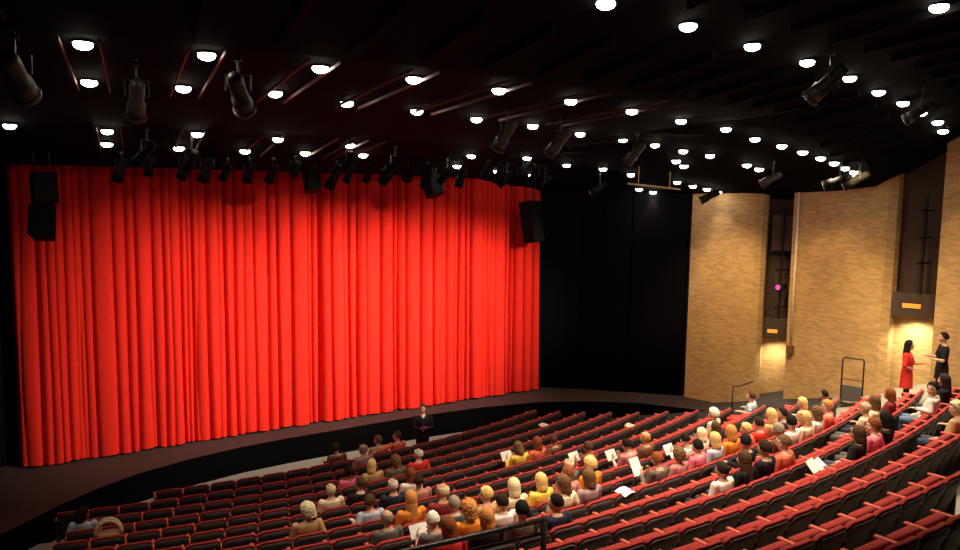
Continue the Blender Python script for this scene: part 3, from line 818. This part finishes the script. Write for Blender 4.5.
for mb, i, sc in prog:
    o = obj('programme', me_sheet if i == 41 else me_prog)
    o.matrix_world = mb @ Matrix.Translation((-.02 if i != 41 else -.14, .37, .90 if i != 41 else .98)) @ Matrix.Rotation(rad(-30), 4, 'X')
    tag(o, ('white open programme ' if i != 41 else 'tall white sheet of paper ') + owner[i], 'programme', 'white programmes held in the audience')
o = obj('programme', paper_mesh(.20, .28, .04)); o.matrix_world = Matrix.Translation(man_p) @ Matrix.Rotation(math.atan2(.35, -.93), 4, 'Z') @ Matrix.Translation((.0, .36, 1.22)) @ Matrix.Rotation(rad(-68), 4, 'X')
tag(o, 'white papers in the hands of the standing man in black suit', 'papers')
def lay_paper(k, s, dx, y, z, lab, rx=-62, rz=10, me=None, m=None):
    p, th = seat_loc(k, s); o = obj('programme', me or me_prog)
    o.matrix_world = Matrix.Translation(p) @ Matrix.Rotation(th, 4, 'Z') @ Matrix.Translation((dx, y, z)) @ Matrix.Rotation(rad(rz), 4, 'Z') @ Matrix.Rotation(rad(rx), 4, 'X')
    if m: link_mat(o, m)
    tag(o, lab, 'programme')
lay_paper(13, 12, 0, .30, .72, 'large white open programme lying beside the brown-haired person in black', -50)
lay_paper(10, 15, 0, -.27, .97, 'small white paper lying over a seat back below the tall white sheet', -80)
lay_paper(13, 13, -.05, .12, .88, 'small white paper propped on an empty seat in the near rows', -40)
lay_paper(2, 3, 0, -.2, .97, 'beige folded paper over a front seat back in the dark right part', -80, m=M['bag'])
lay_paper(5, 3, 0, -.2, .97, 'beige folded paper over a seat back near the dark right row ends', -80, m=M['bag'])
p, th = seat_loc(4, 24)
bag = empty('handbag', p + Vector((0, .02, .52)), th); tag(bag, 'cream handbag with wide arched handles on a seat at the lower left', 'handbag')
t = MB(); t.loft([(0, .12, .0, .20, .11), (0, .12, .12, .23, .13), (0, .12, .26, .21, .10), (0, .12, .34, .20, .08)], 24); t2 = t.mesh('bag_body', M['bagtan'], True); obj('bag_body', t2, bag)
for yy in (.06, .18):
    t = MB(); t.tube([(.21*math.cos(a), yy, .30 + .25*math.sin(a)) for a in [PI*i/14 for i in range(15)]], .032, 10); obj('handle', t.mesh('handle', M['bag'], True), bag)

# ------------------------------------------------------------------ CEILING: downlights, slot rails
t = MB(); t.tube([(0, 0, .04), (0, 0, -.018)], [.128, .128], 20, False); t.tube([(0, 0, .04), (0, 0, -.018)], [.113, .113], 20, False)
V = []
for rr in (.113, .128):
    V += [(rr*math.cos(2*PI*j/20), rr*math.sin(2*PI*j/20), -.018) for j in range(20)]
t.add(V, [(j, (j+1) % 20, 20+(j+1) % 20, 20+j) for j in range(20)])
me_ring = t.mesh('trim_ring', M['black_paint'], True)
t = MB(); t.ell((0, 0, -.035), (.110, .110, .065), 18, 10); me_lampd = t.mesh('lamp', M['lamp'], True)
ROWS = {
 'a': [(5.38,-14.58,8.94),(6.93,-14.41,8.91),(8.53,-14.15,8.89),(10.20,-13.88,8.87),(12.06,-13.44,8.85),(13.59,-13.08,8.78),(14.74,-12.92,8.67),(15.89,-12.68,8.58),(17.20,-12.37,8.49),(18.29,-11.95,8.38)],
 'n': [(9.43,-16.22,9.16)],
 'b': [(0.40,-10.99,8.44),(1.78,-11.17,8.44),(3.29,-11.17,8.43),(4.75,-11.14,8.42),(6.36,-11.02,8.41),(8.08,-10.74,8.39),(9.90,-10.37,8.38),(11.90,-9.77,8.36),(13.47,-9.66,8.29),(14.45,-9.69,8.12),(15.25,-9.84,7.99),(15.95,-9.92,7.87),(16.68,-9.92,7.76),(17.32,-9.87,7.66),(17.95,-9.77,7.56),(18.48,-9.68,7.47),(18.96,-9.50,7.39)],
 'c': [(0.71,-8.85,8.26),(1.96,-9.05,8.26),(3.28,-9.31,8.27),(4.61,-9.04,8.25),(6.05,-8.85,8.23),(7.55,-8.53,8.21),(9.17,-8.19,8.19),(11.02,-7.54,8.16),(12.84,-7.03,8.15),(13.72,-7.26,8.05),(14.52,-7.47,7.93),(15.21,-7.75,7.83),(16.47,-7.92,7.63),(16.99,-7.91,7.54)],
 'h': [(15.27,-6.55,7.72),(15.82,-6.33,7.61),(17.42,-4.62,7.22),(18.10,-4.65,7.11),(18.66,-4.73,7.02),(19.20,-4.72,6.94)],
 'd': [(-0.11,-4.37,7.88),(1.51,-4.60,7.86),(3.13,-4.90,7.87),(4.80,-4.93,7.86),(6.55,-4.74,7.82),(10.36,-3.93,7.75),(12.43,-3.61,7.78),(14.03,-3.43,7.65),(15.03,-3.90,7.55),(15.98,-4.10,7.41)],
 'e': [(1.64,-3.58,7.66),(3.04,-3.67,7.64),(4.44,-3.76,7.63),(5.82,-3.84,7.64),(7.29,-3.85,7.65),(10.69,-2.68,7.52),(12.67,-1.77,7.46),(13.94,-1.85,7.37)],
 'f': [(17.80,-2.62,7.00),(18.39,-2.68,6.91)],
}
RN = dict(a='the nearest long ceiling row', n='', b='the second nearest ceiling row', c='the middle ceiling row', h='the short row above the dark corner',
          d='the ceiling row second from the curtain', e='the ceiling row nearest the red curtain', f='the pair above the black side drapes')
POW = dict(a=1.35, n=1.0, b=1.05, c=.30, h=.10, d=.06, e=.04, f=.05)
for rk, pts in ROWS.items():
    for i, (x, y, z) in enumerate(pts):
        z = ceil_at(x, y) - .0
        r = empty('ceiling_downlight', (x, y, z))
        lab = 'lone bright round ceiling downlight at the upper right edge' if rk == 'n' else f'bright round ceiling downlight, {ORD[i]} from the left in {RN[rk]}'
        tag(r, lab, 'downlight', 'round ceiling downlights')
        obj('trim_ring', me_ring, r); obj('lamp', me_lampd, r)
        if x < 4.8 and rk in 'bc': dense0 = .25
        elif x < 6.5 and rk in 'bc': dense0 = .7
        else: dense0 = 1
        dense = dense0 * .45 if (rk == 'b' and i > 8) or (rk == 'c' and i > 8) else dense0
        spot('downlight_beam', (x, y, z - .125), (x, y, 0), DOWN_POWER * POW[rk] * dense, 82, .8, WARM, .09, r)
# pairs of thin rails beside each column of downlights
def rail_pair(th, Ra, Rb, lab):
    r0 = polar(Ra, th); r = empty('ceiling_slot_frame', (r0.x, r0.y, ceil_at(r0.x, r0.y))); tag(r, lab, 'ceiling slot frame', 'radial frames around the downlights')
    for sg in (-1, 1):
        b = MB(); P = []
        n = 6; V = []; F = []
        for i in range(n+1):
            R = Ra + (Rb-Ra)*i/n; c = polar(R, th); tt = rad(th); side = Vector((math.cos(tt), math.sin(tt), 0))*sg
            z = ceil_at(c.x, c.y)
            for (du, dz) in ((.20, -.075), (.222, -.075), (.222, -.03), (.20, -.03)):
                q = c + side*du; V.append((q.x - r.location.x, q.y - r.location.y, z + dz - r.location.z))
        for i in range(n):
            for j in range(4): F.append((i*4+j, i*4+(j+1) % 4, (i+1)*4+(j+1) % 4, (i+1)*4+j))
        F += [(3, 2, 1, 0), (n*4, n*4+1, n*4+2, n*4+3)]
        b.add(V, F); obj('rail', b.mesh('rail', M['rail']), r)
for i, th in enumerate((-10, -7.4, -4.7, -2.0, 1.0, 4.2, 7.7)):
    rail_pair(th, 28.0, 31.0, f'dark red pair of ceiling rails framing two downlights, {ORD[i]} frame from the left')
for i, th in enumerate((-9.9, -6.3, -2.6, 1.2, 2.9)):
    rail_pair(th, 22.7, 24.6, f'short pair of ceiling rails close to the red curtain, {ORD[i]} from the left')

# ------------------------------------------------------------------ stage lighting instruments on the ceiling
t = MB(); t.tube([(0,0,.22),(0,0,.16),(0,0,-.12),(0,0,-.13),(0,0,-.30)], [.06,.085,.085,.105,.108], 16); me_body = t.mesh('can_body', M['can'], True)
t = MB(); t.tube([(0,0,-.30),(0,0,-.34)], [.125,.125], 16); me_hood = t.mesh('hood', M['can'])
t = MB(); t.ell((0,0,-.342), (.10,.10,.012), 14, 6); me_lens = t.mesh('lens', M['glass'], True)
t = MB(); t.tube([(-.13,0,-.02),(-.13,0,.26),(.13,0,.26),(.13,0,-.02)], .012, 6); t.tube([(0,0,.26),(0,0,.62)], .016, 8); t.box((-.04,-.03,.50),(.04,.03,.58)); me_yoke = t.mesh('yoke', M['steel'])
def instrument(x, y, z, tx, ty, tz, lab, scale=1.0, beam=None):
    r = empty('stage_spotlight', (x, y, z)); tag(r, lab, 'spotlight', 'stage spotlights under the ceiling')
    d = (Vector((tx, ty, tz)) - Vector((x, y, z))).normalized()
    q = d.to_track_quat('-Z', 'Y'); r.scale = (scale,)*3
    yk = obj('yoke', me_yoke, r); yk.rotation_euler = (0, 0, math.atan2(d.y, d.x) - PI/2)
    # the yoke reaches up to the ceiling
    h = (ceil_at(x, y) - z) / scale
    yk.scale = (1, 1, max(.5, h / .62))
    bdy = obj('can_body', me_body, r); bdy.rotation_mode = 'QUATERNION'; bdy.rotation_quaternion = q
    hd = obj('hood', me_hood, bdy)
    if y > -5.2 or x > 17:
        link_mat(bdy, M['can_black']); link_mat(hd, M['can_black'])
    obj('lens', me_lens, bdy)
    if beam:
        spot('spotlight_beam', Vector((x, y, z)) + d*.42, (tx, ty, tz), beam[0], beam[1], beam[2], (1.0, .86, .70), .10)
    return r
INS = [(-.31,-11.07,8.04, 1.5,-6,5, 'bulky spotlight at the far left edge under the nearest downlights', 1.3),
 (1.08,-10.38,7.96, 1.4,-7,4.5, 'spotlight pointing down between the two leftmost downlight frames', 1.1),
 (2.14,-11.28,8.03, 4,-8,5.5, 'tilted spotlight between second and third downlight frames', 1.2),
 (2.15,-5.05,7.5, .5,-2.5,5.0, 'thin spotlight hanging in front of the curtain top at left', 1.0),
 (7.45,-9.71,7.88, 6.8,-6,3.5, 'grey spotlight hanging right of the curtain, leftmost of three', 1.15),
 (9.15,-9.16,7.85, 8.0,-5.5,4, 'grey spotlight hanging in the middle of three right of the curtain', 1.15),
 (12.3,-8.09,7.81, 11.2,-4.5,4, 'tan-lit spotlight, rightmost of three hanging right of the curtain', 1.1),
 (12.24,-2.92,7.23, 10,-.5,4, 'small spotlight just over the right part of the red curtain', 1.0),
 (13.66,-2.87,7.17, 11,-.5,4, 'small spotlight over the right edge of the red curtain', 1.0),
 (15.41,-3.36,7.02, 12,-.8,4, 'small spotlight over the black side drapes', 1.0),
 (17.72,-5.74,6.83, 14,-2,4, 'spotlight tilted left above the first brick panel', 1.1),
 (16.44,-8.77,7.28, 13.5,-4,4, 'slim tan spotlight above the gap of the brick panels', 1.0),
 (17.44,-9.98,7.24, 14,-5,4.5, 'left spotlight of the pair over the middle brick panel', 1.2),
 (17.75,-10.29,7.29, 14,-5.4,4.0, 'right spotlight of the pair over the middle brick panel', 1.2),
 (10.06,-14.38,8.53, 8.5,-11,5, 'pale-edged spotlight among the downlights of the upper right', 1.2),
 (7.67,-4.81,7.43, 6.2,-1,4.6, 'dim brown spotlight above the centre of the curtain', 1.1),
 (6.4,-5.08,7.47, 5.0,-1,4, 'small spotlight just left of the curtain centre', .9),
 (9.84,-3.56,7.24, 8,-.5,4, 'small spotlight right of the curtain centre', .9),
 (14.16,-13.61,8.44, 12,-9,5, 'spotlight beside the downlights at the far right', 1.0),
 (3.09,-4.61,7.40, 2.2,-1,4, 'dark spotlight over the left third of the curtain', 1.0)]
for i, x in enumerate((2.0, 2.55, 3.3, 3.75, 4.25, 4.75, 5.25, 5.75, 6.9, 7.35, 7.9, 8.4, 9.0, 9.5, 10.7, 11.3, 11.95, 12.6, 13.2)):
    rr = random.Random(i * 3 + 1); y = -2.9 - rr.uniform(0, .5)
    INS.append((x, y, ceil_at(x, y) - rr.uniform(.22, .36), x - rr.uniform(-.8, 1.2), -.4, rr.uniform(3.4, 5.4), f'black spotlight silhouetted on the curtain top, {ORD[i]} of the dark row from the left', rr.uniform(.85, 1.25)))
for a in INS: instrument(*a[:7], a[7])
# curtain wash: five lights hung with the instruments
for x, tx, pw, an in ((6.8, 2.9, .72, 47), (10.1, 5.8, 1.05, 47), (11.8, 8.2, 1.25, 46), (13.8, 10.8, 1.2, 46), (15.2, 13.2, .95, 42)):
    z = ceil_at(x, -9.4) - .55
    spot('spotlight_beam', (x, -9.4, z), (tx, 0, 2.3), WASH_POWER * pw, an, .8, (1.0, .86, .68), .12)
# hanging bar carrying lights above the dark drapes
b = MB(); b.tube([(15.1, -4.9, 7.12), (16.6, -5.5, 6.98)], .03, 8); b.tube([(15.4, -5.02, 7.1), (15.4, -5.02, 7.75)], .015, 6); b.tube([(16.3, -5.38, 7.0), (16.3, -5.38, 7.55)], .015, 6)
tag(obj('lighting_bar', b.mesh('lighting_bar', mat('tan_bar', (.45, .32, .16), .5, 0, .1, 10))), 'short tan lighting bar hanging above the black side drapes', 'lighting bar')

# ------------------------------------------------------------------ loudspeakers hanging before the curtain
def speaker(x, y, z, w, h, d, tilt, rz, lab, top_z=None):
    r = empty('loudspeaker', (x, y, z), rz); tag(r, lab, 'loudspeaker', 'black hanging loudspeakers')
    b = MB(); Mx = Matrix.Rotation(rad(tilt), 4, 'X')
    V = [(-w/2, -d/2, -h/2), (w/2, -d/2, -h/2), (w*.36, d/2, -h/2), (-w*.36, d/2, -h/2)]
    V += [(vx, vy, h/2) for vx, vy, _ in V]
    b.add(V, [(0,3,2,1),(4,5,6,7),(0,1,5,4),(1,2,6,5),(2,3,7,6),(3,0,4,7)], Mx); me = b.mesh('cabinet', M['can_black'])
    obj('cabinet', evaluated(me, [('BEVEL', dict(width=.015, segments=2))]), r)
    b = MB(); b.box((-w*.46, -d/2 - .015, -h*.46), (w*.46, -d/2, h*.46), Mx); obj('grille', b.mesh('grille', M['can_black']), r)
    top_z = top_z or ceil_at(x, y)
    b = MB()
    for sx in (-w*.3, w*.3): b.tube([(sx, 0, h/2*.9), (sx, 0, top_z - z)], .012, 6)
    obj('hanging_rod', b.mesh('hanging_rod', M['steel']), r)
speaker(.52, -2.3, 6.72, .52, .66, .45, -8, rad(10), 'upper black loudspeaker of the pair before the left curtain edge')
speaker(.52, -2.3, 5.98, .54, .66, .48, -24, rad(-12), 'lower tilted black loudspeaker of the pair before the left curtain edge', 6.38)
speaker(6.43, -2.6, 7.01, .36, .54, .36, -20, rad(5), 'black loudspeaker hanging over the curtain top left of centre')
speaker(10.05, -2.4, 6.95, .46, .60, .40, -25, rad(10), 'black loudspeaker hanging over the curtain top right of centre')
speaker(14.58, -1.0, 5.87, .62, 1.35, .50, -10, rad(20), 'tall black loudspeaker overlapping the right edge of the red curtain')

# ------------------------------------------------------------------ brick wall fittings
def niche_box(lo, hi, rz, slot, lab, ang):
    r = empty('lighting_niche_box', (lo[0], lo[1], lo[2]), rad(ang)); tag(r, lab, 'lighting box', 'boxes with amber slots in the brick niches')
    w, d, h = hi
    b = MB(); b.box((0, -d, 0), (w, 0, h), None, .015); obj('casing', b.mesh('casing', M['box_grey']), r)
    b = MB(); (sx, sw, sz, sh) = slot; b.box((sx, -d-.012, sz), (sx+sw, -d+.01, sz+sh), None, .004); obj('amber_light', b.mesh('amber_light', M['amber']), r)
    b = MB(); b.box((sx-.05, -d-.02, sz+sh+.03), (sx+sw+.05, -d+.01, sz+sh+.06)); obj('ledge', b.mesh('ledge', M['box_grey']), r)
    return r
niche_box((20.77, -5.24, 2.30), (1.25, .50, .64), 0, (.34, .30, .16, .11), 'grey-brown box with glowing amber slot in the niche of the first brick panel', -53.1)
niche_box((21.30, -9.40, 3.53), (1.6, .50, .66), 0, (.26, .45, .25, .12), 'grey-brown box with glowing amber slot above the standing person in red', -62.6)
ub = empty('upper_niche_box', (20.95, -5.50, 5.1), rad(-53.1)); tag(ub, 'dark upper box high in the niche of the first brick panel', 'lighting box')
b = MB(); b.box((0, -.42, 0), (1.0, 0, 1.15), None, .02); obj('casing', b.mesh('casing', M['niche']), ub)
# lighting booms
def boom(x, y, z0, z1, rungs, lab, purple=None):
    r = empty('lighting_boom', (x, y, z0)); tag(r, lab, 'lighting boom', 'lighting booms in the brick niches')
    b = MB(); b.tube([(0, 0, 0), (0, 0, z1 - z0)], .045, 10); obj('pole', b.mesh('pole', M['steel']), r)
    for z in rungs:
        b = MB(); b.tube([(-.30, 0, z - z0), (.42, 0, z - z0)], .03, 8); obj('cross_arm', b.mesh('cross_arm', M['steel']), r)
    for z in ([purple] if purple else []):
        b = MB(); b.tube([(.12, -.05, z - z0), (-.20, -.05, z - z0 - .0)], [.11, .13], 14); f = obj('fixture', b.mesh('fixture', M['steel'], True), r)
        b = MB(); b.ell((-.21, -.06, z - z0), (.03, .085, .085), 14, 8); obj('magenta_lens', b.mesh('magenta_lens', M['magenta'], True), f)
boom(20.78, -6.05, 2.94, 6.55, (3.3, 4.5, 5.0), 'black lighting boom with a magenta light in the first niche', 3.95)
boom(21.18, -10.22, 4.19, 6.9, (5.05, 5.75, 6.5), 'black lighting boom with bare cross arms in the niche above the red dress')
b = MB(); b.tube([(20.27, -6.90, 2.25), (20.27, -6.90, 7.35)], .034, 10); pp = tag(obj('wall_pipe', b.mesh('wall_pipe', M['pipe'], True)), 'thin cream pipe running down the middle brick panel edge', 'pipe')
b = MB(); b.box((20.18, -6.99, 2.0), (20.37, -6.80, 2.25), None, .01); obj('junction_box', b.mesh('junction_box', mat('brown_box', (.20, .09, .05), .6, 0, .1, 10)), pp)
# hand cart standing before the middle panel
cx_, cy_ = 19.62, -9.35
r = empty('hand_cart', (cx_, cy_, floor_at(cx_, cy_)), rad(-70)); tag(r, 'black tubular hand cart with grey lower panel before the middle brick panel', 'hand cart'); r.scale = (.86, .86, .86)
b = MB(); b.tube([(-.32, 0, .05), (-.32, 0, 1.46), (-.28, 0, 1.52), (.28, 0, 1.52), (.32, 0, 1.46), (.32, 0, .05)], .026, 8); obj('frame', b.mesh('frame', M['steel'], True), r)
b = MB(); b.box((-.30, -.03, .10), (.30, .03, .62), None, .01); obj('panel', b.mesh('panel', M['grey']), r)
b = MB(); b.tube([(-.32, 0, .82), (.32, 0, .82)], .016, 8); obj('cross_bar', b.mesh('cross_bar', M['steel']), r)
b = MB(); b.box((-.32, -.34, .03), (.32, .0, .06)); obj('toe_plate', b.mesh('toe_plate', M['steel']), r)
for sx in (-.30, .30):
    b = MB(); b.tube([(sx-.03, .08, .10), (sx+.03, .08, .10)], .10, 16); obj('wheel', b.mesh('wheel', M['shoe']), r)

# ------------------------------------------------------------------ handrails
def rail(name, pts, posts, lab, rr=.028, low=None):
    r = empty('handrail', (pts[0][0], pts[0][1], pts[0][2])); tag(r, lab, 'handrail'); o = r.location
    b = MB(); b.tube([Vector(p) - o for p in pts], rr, 10); obj('top_rail', b.mesh('top_rail', M['steel'], True), r)
    if low:
        b = MB(); b.tube([Vector(p) - o - Vector((0, 0, low)) for p in pts], rr*.8, 10); obj('lower_rail', b.mesh('lower_rail', M['steel'], True), r)
    for (x, y, z1) in posts:
        b = MB(); b.tube([Vector((x, y, floor_at(x, y))) - o, Vector((x, y, z1)) - o], rr*1.1, 10); obj('post', b.mesh('post', M['steel'], True), r)
pts = [polar(34.08, t_, 3.11) for t_ in (-6.6, -5.2, -4, -3, -2.07)]
rail('crowd', pts, [(*polar(34.08, -2.07)[:2], 3.14), (*polar(34.08, -5.6)[:2], 3.11)], 'black metal handrail with a thick end post crossing the near seats', .032, .16)
rx, ry = 17.65, -6.9
fz = floor_at(rx, ry)
rail('wall', [(rx, ry, fz + .72), (rx, ry, fz + 1.02), (rx + .18, ry - .12, fz + 1.05), (rx + .5, ry - .3, fz + 1.18)], [(rx, ry, fz + .9)], 'short black post with bent rail near the base of the first brick panel', .022)

# ------------------------------------------------------------------ wall washers and alcove lamps (in the ceiling edge and under the boxes)
for x, y, tx, ty, tz, pw in ((16.4, -6.6, 19.7, -4.7, 2.6, .9), (16.9, -7.4, 20.0, -5.3, 2.4, .7), (17.0, -9.6, 20.5, -7.6, 2.8, 1.0), (17.3, -10.6, 20.7, -9.0, 3.2, 1.1), (17.4, -13.0, 20.4, -12.2, 3.6, 1.0)):
    z = ceil_at(x, y) - .15
    spot('wall_wash_beam', (x, y, z), (tx, ty, tz), WALL_POWER * pw, 62, .8, (1.0, .67, .31), .15)
spot('alcove_beam', (20.75, -6.02, 2.26), (20.95, -6.1, 0.2), 150, 140, .7, (1, .84, .56), .10)
spot('alcove_beam', (21.15, -10.15, 3.49), (21.4, -10.25, 1.4), 260, 140, .7, (1, .84, .56), .10)
